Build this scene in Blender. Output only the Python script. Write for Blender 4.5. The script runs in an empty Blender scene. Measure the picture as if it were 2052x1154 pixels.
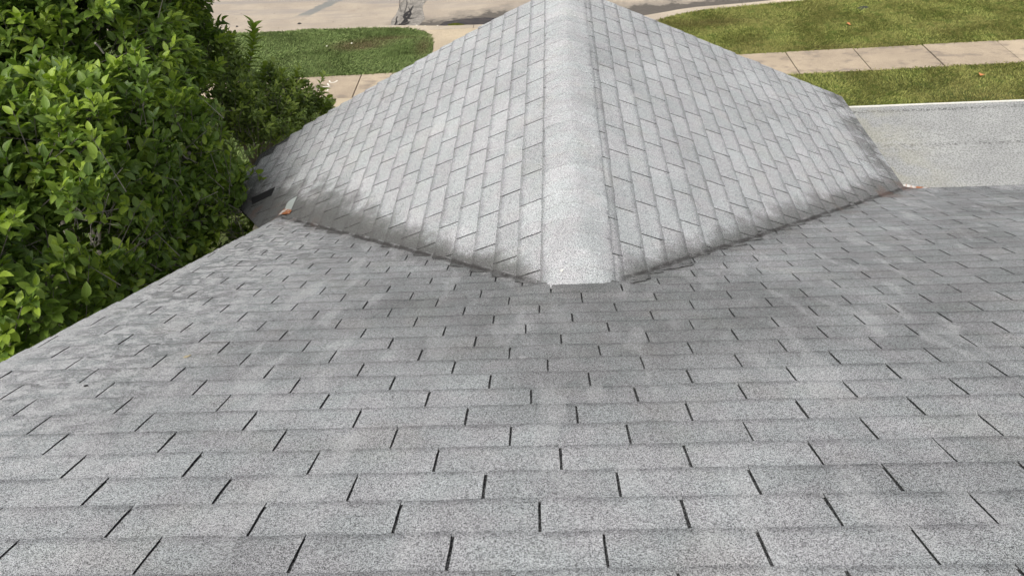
import bpy, bmesh, math, random
import numpy as np
from mathutils import Matrix, Vector, noise as mnoise

random.seed(11); rng = np.random.default_rng(11)
C = bpy.context.scene.collection
S = bpy.context.scene
H = 5.8                      # camera height above the ground
R_ = math.radians

# ------------------------------------------------------------ camera, sky, sun
FPX = 1533.93
def cam_axes(pitch=0.67549, yaw=-0.056698, roll=-0.064593):
    cp, sp = math.cos(pitch), math.sin(pitch); cy, sy = math.cos(yaw), math.sin(yaw)
    f = Vector((sy*cp, cy*cp, -sp)); r = Vector((cy, -sy, 0)); u = r.cross(f)
    cr, sr = math.cos(roll), math.sin(roll)
    return r*cr + u*sr, -r*sr + u*cr, f
CR, CU, CF = cam_axes()
cam = bpy.data.cameras.new('camera'); co = bpy.data.objects.new('camera', cam); C.objects.link(co)
cam.sensor_width = 36; cam.lens = 36*FPX/2052; cam.clip_start = 0.05; cam.clip_end = 500
m = Matrix.Identity(4)
for i in range(3):
    m[i][0] = CR[i]; m[i][1] = CU[i]; m[i][2] = -CF[i]
m[2][3] = H
co.matrix_world = m; S.camera = co
CAM = Vector((0, 0, H))

SUN_EL, SUN_AZ = R_(50), R_(200)     # azimuth clockwise from +Y : light from behind the camera, a little to its left
w = bpy.data.worlds.new('World'); S.world = w; w.use_nodes = True
nt = w.node_tree; bg = nt.nodes['Background']
sky = nt.nodes.new('ShaderNodeTexSky'); sky.sky_type = 'NISHITA'; sky.sun_disc = False
sky.sun_elevation = SUN_EL; sky.sun_rotation = SUN_AZ; sky.air_density = 1.2; sky.dust_density = 6.0; sky.ozone_density = 1.0
hs = nt.nodes.new('ShaderNodeHueSaturation'); hs.inputs['Saturation'].default_value = 0.25
nt.links.new(sky.outputs[0], hs.inputs['Color']); nt.links.new(hs.outputs[0], bg.inputs[0]); bg.inputs[1].default_value = 0.12
sl = bpy.data.lights.new('sun', 'SUN'); sl.energy = 1.5; sl.angle = R_(25); sl.color = (1, .965, .91)
so = bpy.data.objects.new('sun', sl); C.objects.link(so)
sd = Vector((math.sin(SUN_AZ)*math.cos(SUN_EL), math.cos(SUN_AZ)*math.cos(SUN_EL), math.sin(SUN_EL)))
so.rotation_euler = sd.to_track_quat('Z', 'Y').to_euler()
S.view_settings.view_transform = 'Standard'; S.view_settings.look = 'None'
S.view_settings.exposure = 0.45; S.view_settings.gamma = 1; S.view_settings.use_curve_mapping = False
S.cycles.max_bounces = 6

# ------------------------------------------------------------ helpers
def proj(P):
    d = Vector(P) - CAM; z = d.dot(CF)
    if z < .05: return None
    return 1026 + FPX*d.dot(CR)/z, 577 - FPX*d.dot(CU)/z, z
def onz(px, py, z):          # point of the ground plane (world height z) seen at a place of the photograph, used to take measurements
    q = CR*((px-1026)/FPX) - CU*((py-577)/FPX) + CF
    return CAM + q*((z-H)/q.z)
def mesh(name, v, f, mat=None, smooth=False, attrs=None):
    me = bpy.data.meshes.new(name); me.from_pydata([tuple(x) for x in v], [], f)
    if mat:
        for mm in (mat if isinstance(mat, (list, tuple)) else [mat]): me.materials.append(mm)
    if hasattr(f, 'mi'): me.polygons.foreach_set('material_index', f.mi)
    if smooth: me.polygons.foreach_set('use_smooth', [True]*len(me.polygons))
    for k, a in (attrs or {}).items():
        at = me.attributes.new(k, 'FLOAT', 'POINT'); at.data.foreach_set('value', np.asarray(a, 'f'))
    me.update(); return me
def link(name, me, parent=None, mw=None, **props):
    o = bpy.data.objects.new(name, me); C.objects.link(o)
    if mw is not None: o.matrix_world = mw
    if parent is not None: o.parent = parent
    for k, v in props.items(): o[k] = v
    return o
def empty(name, loc=(0, 0, 0), **props):
    o = bpy.data.objects.new(name, None); C.objects.link(o); o.location = loc
    for k, v in props.items(): o[k] = v
    return o
def under(o, parent):        # parent keeping the place
    o.parent = parent; o.matrix_parent_inverse = Matrix.Translation(-Vector(parent.location)) if parent.type == 'EMPTY' else Matrix.Identity(4)
def box(x0, x1, y0, y1, z0, z1):
    v = [(x, y, z) for x in (x0, x1) for y in (y0, y1) for z in (z0, z1)]
    f = [(0,1,3,2),(4,6,7,5),(0,4,5,1),(2,3,7,6),(0,2,6,4),(1,5,7,3)]
    return v, f
def join(parts):
    V = []; F = []
    for v, f in parts:
        n = len(V); V += list(v); F += [tuple(i+n for i in q) for q in f]
    return V, F
def tube(pts, rad, n=6):
    V = []; F = []; pts = [Vector(p) for p in pts]
    for i, p in enumerate(pts):
        d = (pts[min(i+1, len(pts)-1)]-pts[max(i-1, 0)]).normalized()
        a = d.orthogonal().normalized(); b = d.cross(a)
        for k in range(n):
            t = 2*math.pi*k/n; V.append(p+(a*math.cos(t)+b*math.sin(t))*rad[i])
        if i:
            for k in range(n): F.append(((i-1)*n+k, (i-1)*n+(k+1) % n, i*n+(k+1) % n, i*n+k))
    F.append(tuple(range(n-1, -1, -1))); F.append(tuple(range((len(pts)-1)*n, len(pts)*n)))
    return V, F
def ribbon(pts, wid, z):     # flat strip on level ground
    V = []; F = []
    for i, p in enumerate(pts):
        a = Vector(pts[max(i-1, 0)][:2]); b = Vector(pts[min(i+1, len(pts)-1)][:2]); d = (b-a).normalized()
        n = Vector((-d.y, d.x)); ww = wid[i] if hasattr(wid, '__len__') else wid
        V += [(p[0]+n.x*ww/2, p[1]+n.y*ww/2, z), (p[0]-n.x*ww/2, p[1]-n.y*ww/2, z)]
        if i: F.append((2*i-2, 2*i-1, 2*i+1, 2*i))
    return V, F
def bevelled(v, f, mat, wdt=.008, name='piece'):
    me = mesh(name, v, f, mat); bm = bmesh.new(); bm.from_mesh(me)
    bmesh.ops.bevel(bm, geom=bm.edges[:], offset=wdt, segments=2, affect='EDGES', profile=.6)
    bm.to_mesh(me); bm.free(); return me
def prism(poly, z0, z1):
    n = len(poly); V = [(x, y, z0) for x, y in poly]+[(x, y, z1) for x, y in poly]
    F = [tuple(range(n, 2*n))]+[(i, (i+1) % n, n+(i+1) % n, n+i) for i in range(n)]
    return V, F

# node helpers
class NT:
    def __init__(s, name):
        s.m = bpy.data.materials.new(name); s.m.use_nodes = True; s.t = s.m.node_tree; s.N = s.t.nodes; s.L = s.t.links
        s.b = s.N['Principled BSDF']; s.out = s.N['Material Output']
        s.pos = s.N.new('ShaderNodeNewGeometry').outputs['Position']
    def put(s, sock, v):
        if hasattr(v, 'is_output'): s.L.new(v, sock)
        elif isinstance(v, (tuple, list)) and len(v) == 3 and sock.type == 'RGBA': sock.default_value = (*v, 1)
        else: sock.default_value = v
    def noise(s, scale, detail=2, rough=.5, vec=None, dist=0, out=0):
        n = s.N.new('ShaderNodeTexNoise'); n.inputs['Scale'].default_value = scale; n.inputs['Detail'].default_value = detail
        n.inputs['Roughness'].default_value = rough; n.inputs['Distortion'].default_value = dist
        s.L.new(vec or s.pos, n.inputs['Vector']); return n.outputs[out]
    def vor(s, scale, vec=None, feat='F1', out='Distance'):
        n = s.N.new('ShaderNodeTexVoronoi'); n.feature = feat; n.inputs['Scale'].default_value = scale
        s.L.new(vec or s.pos, n.inputs['Vector']); return n.outputs[out]
    def scale(s, v, off=(0, 0, 0), rot=(0, 0, 0)):
        n = s.N.new('ShaderNodeMapping'); n.inputs['Scale'].default_value = v; n.inputs['Location'].default_value = off; n.inputs['Rotation'].default_value = rot
        s.L.new(s.pos, n.inputs['Vector']); return n.outputs[0]
    def ss(s, v, a, b, lo=0., hi=1., kind='SMOOTHSTEP'):
        n = s.N.new('ShaderNodeMapRange'); n.interpolation_type = kind; n.clamp = True
        for k, x in ((0, v), (1, a), (2, b), (3, lo), (4, hi)): s.put(n.inputs[k], x)
        return n.outputs[0]
    def lin(s, v, a, b, lo=0., hi=1.): return s.ss(v, a, b, lo, hi, 'LINEAR')
    def ma(s, op, a, b=0., c=None):
        n = s.N.new('ShaderNodeMath'); n.operation = op; s.put(n.inputs[0], a); s.put(n.inputs[1], b)
        if c is not None: s.put(n.inputs[2], c)
        return n.outputs[0]
    def mix(s, f, a, b, mode='MIX'):
        n = s.N.new('ShaderNodeMix'); n.data_type = 'RGBA'; n.blend_type = mode
        s.put(n.inputs[0], f); s.put(n.inputs[6], a); s.put(n.inputs[7], b); return n.outputs[2]
    def attr(s, k, out='Fac'):
        n = s.N.new('ShaderNodeAttribute'); n.attribute_name = k; return n.outputs[out]
    def rnd(s): return s.N.new('ShaderNodeObjectInfo').outputs['Random']
    def xyz(s, v=None):
        n = s.N.new('ShaderNodeSeparateXYZ'); s.L.new(v or s.pos, n.inputs[0]); return n.outputs
    def bump(s, h, strength=.5, dist=.01):
        n = s.N.new('ShaderNodeBump'); n.inputs['Strength'].default_value = strength; n.inputs['Distance'].default_value = dist
        s.L.new(h, n.inputs['Height']); s.L.new(n.outputs[0], s.b.inputs['Normal'])
    def done(s, col, rough=.9, spec=.2, metal=0.):
        s.put(s.b.inputs['Base Color'], col); s.put(s.b.inputs['Roughness'], rough)
        s.b.inputs['Specular IOR Level'].default_value = spec; s.b.inputs['Metallic'].default_value = metal
        return s.m
def simple(name, col, rough=.6, metal=0., spec=.4, var=.15, sc=8):
    s = NT(name); n = s.noise(sc, 4, .6)
    c = s.mix(1., col, s.mix(n, (1-var,)*3, (1+var,)*3), 'MULTIPLY'); s.bump(s.noise(60, 3), .15, .004)
    return s.done(c, rough, spec, metal)

# ------------------------------------------------------------ roof geometry (measured)
P = 0.413827; DV = 0.973715; V0 = 0.862965; U0 = 0.100978; SH = -0.41739
X0, Z0 = 0.084344, 2.073066; GR, GL = 0.405212, 0.416879; GY = 0.02128618
W0R, W0L = 0.101675, 0.04997
T, E = .305, .127
cP, sP = math.cos(P), math.sin(P)
EAVE_V = 5.44; RAKE_X = -1.955; RIGHT_X = 7.0; RIDGE_V = -0.62
def zm(x, y): return H-DV-y*math.tan(P)
RT = Vector((math.sin(GY), math.cos(GY), 0)); RX = Vector((math.cos(GY), -math.sin(GY), 0))
def zlim(x, y):              # the ridge dips into the main slope at its foot
    return zm(x, y)+max(0, y-2.62)*.55+.004
def gcoord(x, y):            # signed distance across the ridge, distance along it
    d = Vector((x-X0, y, 0)); return d.dot(RX), d.dot(RT)
def zg(x, y):
    a, _ = gcoord(x, y); g = math.tan(GR if a > 0 else GL)
    z = H-Z0-(math.sqrt(a*a+.02*.02)-.02)*g
    if y < 3.2 and abs(a) < .6 and z > zm(x, y): z = min(z, zlim(x, y))
    return z
K = .014
def smax_raise(d): return (math.sqrt(d*d+K*K)-abs(d))/2
def main_pt(u, v, h=0.):
    x, y = u, v*cP; z = zm(x, y)
    d = zg(x, y)-z
    if v > 2.2 and d > -.25: z += smax_raise(d) if d < 0 else d+smax_raise(d)
    return Vector((x, y+h*sP, z+h*cP))
def gab_pt(side, w_, t, h=0.):
    g = GR if side > 0 else GL; cg, sg = math.cos(g), math.sin(g)
    xy = RX*(side*w_*cg)+RT*t+Vector((X0, 0, 0)); z = H-Z0-w_*sg
    d = z-zm(xy.x, xy.y)
    if d < .25 and not (side < 0 and w_ > 2.30): z += smax_raise(d) if d > 0 else -d+smax_raise(d)
    if xy.y < 3.2 and w_ < .6: z = min(z, max(zlim(xy.x, xy.y), zm(xy.x, xy.y)+.002))
    return Vector((xy.x, xy.y, z))+(RX*(side*sg)+Vector((0, 0, cg)))*h
def gab_d(side, w_, t):
    g = GR if side > 0 else GL
    xy = RX*(side*w_*math.cos(g))+RT*t+Vector((X0, 0, 0)); return (H-Z0-w_*math.sin(g))-zm(xy.x, xy.y)
def rake_t(side, w_): return 6.66-(.03*w_ if side > 0 else .045*w_+.042*w_*w_)
EAVE_R, EAVE_L = 2.715, 3.06

# ------------------------------------------------------------ materials
def shingle_mat(name, base, gable):
    s = NT(name); X = s.xyz()
    n1 = s.noise(900, 1, .5); n2 = s.noise(430, 1, .5); n3 = s.noise(150, 1, .5)
    g = s.ma('ADD', s.ma('ADD', s.ma('MULTIPLY', n1, .50), s.ma('MULTIPLY', n2, .37)), s.ma('MULTIPLY', n3, .13))
    grain = s.ss(g, .43, .57)
    lo = tuple(base*k for k in (.16, .16, .165)); hi = tuple(base*k for k in (1.82, 1.84, 1.86))
    col = s.mix(grain, lo, hi)
    # broad weathering and slight hue drift of the granules
    wide = s.noise(2.6, 3, .55, vec=s.scale((1, .6, 1))); col = s.mix(1., col, s.mix(s.lin(wide, .3, .7), (.80 if not gable else .89,)*3, (1.18 if not gable else 1.09,)*3), 'MULTIPLY')
    hue = s.noise(7, 2, .5); col = s.mix(1., col, s.mix(s.lin(hue, .38, .62), (1.01, 1.0, 1.005), (.97, 1.0, .995)), 'MULTIPLY')
    hue2 = s.noise(4.1, 2, .5, vec=s.scale((1, 1, 1), (9, 3, 1))); col = s.mix(s.ss(hue2, .55, .68, 0, .25), col, s.mix(1., col, (1.03, 1.0, .92), 'MULTIPLY'))
    tone = s.ma('ADD', s.rnd(), s.attr('tint')); tone = s.ma('FRACT', tone)
    col = s.mix(1., col, s.mix(tone, (.92,)*3, (1.07,)*3), 'MULTIPLY')
    # darker granules along each lower edge
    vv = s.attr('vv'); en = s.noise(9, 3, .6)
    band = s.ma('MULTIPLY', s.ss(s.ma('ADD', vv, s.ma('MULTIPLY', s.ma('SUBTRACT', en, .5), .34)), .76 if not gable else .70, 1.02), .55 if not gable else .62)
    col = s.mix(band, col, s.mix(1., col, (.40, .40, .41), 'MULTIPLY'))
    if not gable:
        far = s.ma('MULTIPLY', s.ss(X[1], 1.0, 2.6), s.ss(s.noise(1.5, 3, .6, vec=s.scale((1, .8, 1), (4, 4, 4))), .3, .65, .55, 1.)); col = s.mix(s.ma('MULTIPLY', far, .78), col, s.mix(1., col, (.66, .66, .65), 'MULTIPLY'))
    # pale weather blotches
    bl = s.noise(19, 5, .68, vec=s.scale((.8, 1.0, 1), rot=(0, 0, .5)))
    if gable: m_ = s.ss(bl, .62, .74, 0, .3)
    else:
        reg = s.ma('ADD', s.ss(X[0], -.9, -1.75, .0, 1), s.ss(X[0], 2.6, 0, 0., .1)); m_ = s.ma('MULTIPLY', s.ss(bl, .48, .57), s.ma('MULTIPLY', reg, .85))
        m_ = s.ma('MAXIMUM', m_, s.ss(X[0], -1.82, -1.90, 0, .6))      # paler strip along the rake
        st = s.noise(5, 3, .6, vec=s.scale((1.6, .35, 1), rot=(0, 0, -.35))); m_ = s.ma('MAXIMUM', m_, s.ss(st, .53, .66, 0, .42))
        sp = s.vor(2.2, out='Distance'); m_ = s.ma('MAXIMUM', m_, s.ss(s.ma('ADD', sp, s.ma('MULTIPLY', s.noise(30, 2), .05)), .075, .04, 0, .45))
    m_ = s.ma('MULTIPLY', m_, s.lin(grain, 0., 1., .35, 1.))
    col = s.mix(m_, col, s.mix(grain, (base*1.3,)*3, (base*2.1,)*3))
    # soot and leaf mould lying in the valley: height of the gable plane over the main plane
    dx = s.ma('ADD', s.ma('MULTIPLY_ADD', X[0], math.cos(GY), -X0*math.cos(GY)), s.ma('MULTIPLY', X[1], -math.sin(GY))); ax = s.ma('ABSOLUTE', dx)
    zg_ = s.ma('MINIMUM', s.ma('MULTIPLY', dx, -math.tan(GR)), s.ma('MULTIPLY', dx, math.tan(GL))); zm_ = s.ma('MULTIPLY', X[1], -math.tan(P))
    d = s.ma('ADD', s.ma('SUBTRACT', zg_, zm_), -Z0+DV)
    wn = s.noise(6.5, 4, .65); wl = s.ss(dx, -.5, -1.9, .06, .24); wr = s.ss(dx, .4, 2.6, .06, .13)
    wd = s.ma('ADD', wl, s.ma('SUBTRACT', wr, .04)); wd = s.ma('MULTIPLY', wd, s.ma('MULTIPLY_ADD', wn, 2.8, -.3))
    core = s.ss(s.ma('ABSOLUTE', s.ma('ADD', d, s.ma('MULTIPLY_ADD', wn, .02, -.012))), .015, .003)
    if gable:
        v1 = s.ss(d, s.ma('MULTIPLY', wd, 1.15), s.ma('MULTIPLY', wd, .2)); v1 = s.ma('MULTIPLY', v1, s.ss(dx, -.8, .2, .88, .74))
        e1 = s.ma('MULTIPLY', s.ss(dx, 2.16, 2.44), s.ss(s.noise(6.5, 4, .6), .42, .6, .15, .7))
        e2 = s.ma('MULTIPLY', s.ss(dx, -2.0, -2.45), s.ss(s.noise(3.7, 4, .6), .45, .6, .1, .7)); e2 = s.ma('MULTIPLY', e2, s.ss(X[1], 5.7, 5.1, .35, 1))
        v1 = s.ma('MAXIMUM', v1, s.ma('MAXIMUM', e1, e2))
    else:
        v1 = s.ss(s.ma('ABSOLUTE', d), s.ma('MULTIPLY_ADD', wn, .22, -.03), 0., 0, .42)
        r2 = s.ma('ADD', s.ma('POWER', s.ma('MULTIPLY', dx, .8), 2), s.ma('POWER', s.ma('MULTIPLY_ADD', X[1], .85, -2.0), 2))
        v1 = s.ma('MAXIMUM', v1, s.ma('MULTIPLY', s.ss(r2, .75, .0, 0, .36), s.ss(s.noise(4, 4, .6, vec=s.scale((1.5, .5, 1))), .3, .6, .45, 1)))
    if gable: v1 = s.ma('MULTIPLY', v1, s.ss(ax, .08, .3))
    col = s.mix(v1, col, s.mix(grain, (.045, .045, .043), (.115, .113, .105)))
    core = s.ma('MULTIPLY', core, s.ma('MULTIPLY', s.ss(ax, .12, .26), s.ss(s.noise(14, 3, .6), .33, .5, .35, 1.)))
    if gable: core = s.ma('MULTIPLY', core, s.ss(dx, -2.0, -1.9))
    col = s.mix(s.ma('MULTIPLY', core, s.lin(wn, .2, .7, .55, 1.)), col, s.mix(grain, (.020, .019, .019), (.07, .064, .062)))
    # rust run-off by the valley ends
    rr = s.ma('MULTIPLY', s.ss(ax, 1.6, 1.9), s.ss(s.noise(5, 2), .5, .62, 0, .35)); col = s.mix(s.ma('MULTIPLY', rr, s.ss(s.ma('ABSOLUTE', d), .12, 0)), col, (.16, .085, .06))
    s.bump(g, .6, .0025)
    return s.done(col, .95, .12)
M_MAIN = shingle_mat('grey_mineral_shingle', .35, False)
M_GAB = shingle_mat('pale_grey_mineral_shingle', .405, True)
M_CAP = shingle_mat('top_lit_cap_shingle', .435, True)  # base lifted above the gable's: the cap's top light is put into its colour
def dark_felt():
    s = NT('black_asphalt_underlay'); g = s.noise(420, 1); c = s.mix(s.ss(g, .48, .62), (.011, .011, .012), (.20, .20, .20)); s.bump(g, .5, .002); return s.done(c, .9, .2)
M_FELT = dark_felt()
def roll_mat():
    s = NT('mineral_roll_roofing'); X = s.xyz()
    g = s.ma('ADD', s.ma('MULTIPLY', s.noise(75, 1), .6), s.ma('MULTIPLY', s.noise(160, 1), .4)); gr = s.ss(g, .36, .56)
    c = s.mix(gr, (.17, .17, .167), (.37, .375, .368))
    wv = s.noise(1.8, 4, .6); c = s.mix(1., c, s.mix(s.lin(wv, .3, .7), (.86,)*3, (1.12, 1.12, 1.10)), 'MULTIPLY')
    streak = s.noise(2.2, 3, .6, vec=s.scale((1.4, .3, 1), rot=(0, 0, .6))); c = s.mix(s.ss(streak, .6, .72, 0, .35), c, (.6, .6, .6))
    yn = s.ma('ADD', X[1], s.ma('MULTIPLY', s.noise(3, 3), .06))
    spk = s.ma('MULTIPLY', s.ss(s.ma('ABSOLUTE', s.ma('SUBTRACT', yn, 5.88)), .05, .0), s.ss(s.noise(60, 1), .54, .62, 0, .55))
    spk2 = s.ma('MULTIPLY', s.ss(s.ma('ABSOLUTE', s.ma('SUBTRACT', yn, 6.53)), .05, .0), s.ss(s.noise(60, 1), .5, .56, 0, .7))
    spk3 = s.ma('MULTIPLY', s.ss(s.ma('ABSOLUTE', s.ma('SUBTRACT', yn, 5.68)), .04, .0), s.ss(s.noise(60, 1), .6, .66, 0, .3))
    c = s.mix(s.ma('MAXIMUM', spk, s.ma('MAXIMUM', spk2, spk3)), c, (.03, .03, .03))
    st = s.ma('MULTIPLY', s.ss(X[0], 3.5, 2.8), s.ss(s.noise(4, 3), .4, .6, 0, .3)); c = s.mix(st, c, (.36, .34, .24))
    s.bump(g, .5, .003); return s.done(c, .92, .15)
M_ROLL = roll_mat()
M_WHITE = simple('aged_white_paint', (.74, .72, .66), .5)
M_FASCIA = simple('grey_green_painted_board', (.33, .36, .33), .6)
M_WALL = simple('cream_stucco', (.52, .47, .38), .9, var=.1)
def rust():
    s = NT('rusted_galvanised_steel'); n = s.noise(14, 5, .65); c = s.mix(s.ss(n, .40, .50), (.62, .61, .58), s.mix(s.noise(50, 2), (.30, .10, .035), (.42, .17, .07)))
    s.bump(n, .3, .004); return s.done(c, .55, .4, .15)
M_RUST = rust()
M_ZINC = simple('pale_galvanised_flashing', (.46, .50, .48), .5, .2)

# ------------------------------------------------------------ tabs
NV = 4
def tab_height(vr): return .003+.0035*vr
def tab_grid(u0, u1, v0, v1, nu, nvv, seed, bend=True):
    """grid of a tab in (u,v) with v up the exposure; returns bmesh, plus layer for vv"""
    r = random.Random(seed); bm = bmesh.new(); g = []
    side_w = (r.uniform(-.0009, .0009), r.uniform(-.0009, .0009))
    wob = [r.uniform(-.0022, .0022) for _ in range(nu+1)]
    lift = [r.uniform(-.0006, .0022) for _ in range(nu+1)]
    for j in range(nvv+1):
        row = []
        for i in range(nu+1):
            fu = i/nu; fv = j/nvv; u = u0+(u1-u0)*fu; v = v0+(v1-v0)*fv
            vr = v/E; h = tab_height(vr)
            if vr > .5:
                k = (vr-.5)*2; v += wob[i]*k; h += lift[i]*k
            if i in (0, nu): u += r.uniform(-.0009, .0009)+(side_w[i > 0])*(.4+.6*fv)
            if j == nvv: h -= .0016                      # worn, rounded lower edge
            row.append(bm.verts.new((u, v, h)))
        g.append(row)
    for j in range(nvv):
        for i in range(nu): bm.faces.new((g[j][i], g[j][i+1], g[j+1][i+1], g[j+1][i]))
    return bm
def skirt(bm, th=.0034):
    for f in bm.faces: f.material_index = 0
    ed = [e for e in bm.edges if e.is_boundary]
    low = {}
    for e in ed:
        for v in e.verts:
            if v not in low: low[v] = bm.verts.new((v.co.x, v.co.y, v.co.z-th))
    for e in ed:
        f = e.link_faces[0]; a, b = e.verts
        for l in f.loops:
            if l.edge == e: a, b = l.vert, l.link_loop_next.vert
        bm.faces.new((b, a, low[a], low[b])).material_index = 1
class Faces(list):
    def __init__(s, f, mi): list.__init__(s, f); s.mi = mi
def bm_data(bm):
    bm.verts.index_update(); return [v.co.copy() for v in bm.verts], Faces([tuple(x.index for x in f.verts) for f in bm.faces], [f.material_index for f in bm.faces])
GAP = .0033
PAR = {}
_m = [0]
def frame(kind, u, v, yawj):
    if kind == 'main':
        U = Vector((1, 0, 0)); Vv = Vector((0, cP, -sP)); O = Vector((u, v*cP, H-DV-v*sP))
    else:
        g = GR if kind > 0 else GL; Vv = RX*(kind*math.cos(g))+Vector((0, 0, -math.sin(g))); U = -RT*kind
        O = gab_pt_flat(kind, v, u)
    N = U.cross(Vv); r = Matrix.Rotation(yawj, 3, N); U = r @ U; Vv = r @ Vv
    M = Matrix.Identity(4)
    for i in range(3): M[i][0] = U[i]; M[i][1] = Vv[i]; M[i][2] = N[i]; M[i][3] = O[i]
    return M
def gab_pt_flat(side, w_, t):
    g = GR if side > 0 else GL
    p = RX*(side*w_*math.cos(g))+RT*t+Vector((X0, 0, 0)); p.z = H-Z0-w_*math.sin(g)
    return p
# shared variants of a whole tab, local: u along the course, v downslope, h up. origin at the slot-side corner of the exposure
def variants(mat, lift, GAP=GAP):
    out = []
    for k in range(24):
        bm = tab_grid(GAP, T-GAP, -.012, E, 4, 3, 900+k); skirt(bm)
        V, F = bm_data(bm); bm.free()
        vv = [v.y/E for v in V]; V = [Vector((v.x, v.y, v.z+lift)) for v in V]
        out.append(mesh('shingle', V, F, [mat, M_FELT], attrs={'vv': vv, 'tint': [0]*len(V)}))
    return out
GLIFT = .007
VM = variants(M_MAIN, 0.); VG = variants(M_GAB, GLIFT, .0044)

class Pool:                  # collects the tabs of one roof, the nearest 300 become objects, the rest one mesh
    def __init__(s, parent, mat, cap=300): s.items = []; s.parent = parent; s.mat = mat; s.cap = cap
    def add(s, c, me, M, V=None, F=None, vv=None):
        q = proj(c); vis = q is not None and -60 < q[0] < 2110 and -40 < q[1] < 1200
        s.items.append((0 if vis else 1, q[2] if q else 99, c, me, M, V, F, vv))
    def build(s):
        s.items.sort(key=lambda a: (a[0], a[1])); bigV = []; bigF = []; bigM = []; bvv = []; bt = []
        for n, (o_, z, c, me, M, V, F, vv) in enumerate(s.items):
            if n < s.cap and o_ == 0:
                if me is not None: ob = link('shingle', me, None, M)
                else:
                    me2 = mesh('shingle', [v-c for v in V], F, [s.mat, M_FELT], attrs={'vv': vv, 'tint': [0]*len(V)})
                    ob = link('shingle', me2, None, Matrix.Translation(c))
                ob.parent = s.parent
            else:
                if me is not None:
                    V = [M @ v.co for v in me.vertices]; F = Faces([tuple(p.vertices) for p in me.polygons], [p.material_index for p in me.polygons])
                    vv = [v.co.y/E for v in me.vertices]
                k = len(bigV); t = random.random(); bigV += V; bigF += [tuple(i+k for i in f) for f in F]; bigM += F.mi; bvv += vv; bt += [t]*len(V)
        if bigV:
            o = link('shingle_field', mesh('shingle_field', bigV, Faces(bigF, bigM), [s.mat, M_FELT], attrs={'vv': bvv, 'tint': bt}), None, kind='stuff'); o.parent = s.parent

house = empty('house', (0, 0, 0), label='single storey house roofed in weathered grey shingles, its gable ridge pointing to the street', category='house')
# decks: solid boards under the shingles
def slab(poly3, th=.03):
    n = len(poly3); a = (poly3[1]-poly3[0]); b = (poly3[2]-poly3[0]); N = a.cross(b).normalized()
    if N.z < 0: poly3 = poly3[::-1]; N = -N
    V = list(poly3)+[p-N*th for p in poly3]
    return V, [tuple(range(n)), tuple(range(2*n-1, n-1, -1))]+[(i, n+i, n+(i+1) % n, (i+1) % n) for i in range(n)]
def mp(u, v, h): return Vector((u, v*cP+h*sP, H-DV-v*sP+h*cP))
dk = -.0015
ridgeP = [mp(RAKE_X+.01, RIDGE_V, dk), mp(RIGHT_X, RIDGE_V, dk)]
back = [Vector((RIGHT_X, -4.5, ridgeP[1].z-1.75)), Vector((RAKE_X+.01, -4.5, ridgeP[0].z-1.75))]
main_roof = link('main_roof', mesh('main_roof', *join([slab([mp(RAKE_X+.012, RIDGE_V, dk), mp(RIGHT_X, RIDGE_V, dk), mp(RIGHT_X, EAVE_V-.008, dk), mp(RAKE_X+.012, EAVE_V-.008, dk)]),
      slab([ridgeP[0], ridgeP[1], back[0], back[1]])]), M_FELT), house)
gv = []
for side, ev in ((1, EAVE_R), (-1, EAVE_L)):
    def tv(w_):              # t where the gable plane meets the main plane
        a, b = 0., 7.
        for _ in range(40):
            c_ = (a+b)/2
            if gab_d(side, w_, c_) > 0: b = c_
            else: a = c_
        return b
    cut = 2.3 if side < 0 else 2.66
    tb = 4.6 if side < 0 else 5.0
    wb = min(cut, ev-.01)
    poly = [gab_pt_flat(side, 0, 3.25), gab_pt_flat(side, .35, 3.2), gab_pt_flat(side, .75, tv(.75)+.03), gab_pt_flat(side, wb, tv(wb)-.05), gab_pt_flat(side, ev-.01, 5.0 if side > 0 else 5.30), *[gab_pt_flat(side, (ev-.01)*q/6, rake_t(side, ev*q/6)-.014) for q in range(6, -1, -1)]]
    if side < 0: poly.insert(4, gab_pt_flat(side, 2.53, 4.64))
    gv.append(slab([p+Vector((0, 0, .002)) for p in poly]))
gable_roof = link('gable_roof', mesh('gable_roof', *join(gv), M_FELT), house)

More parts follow.
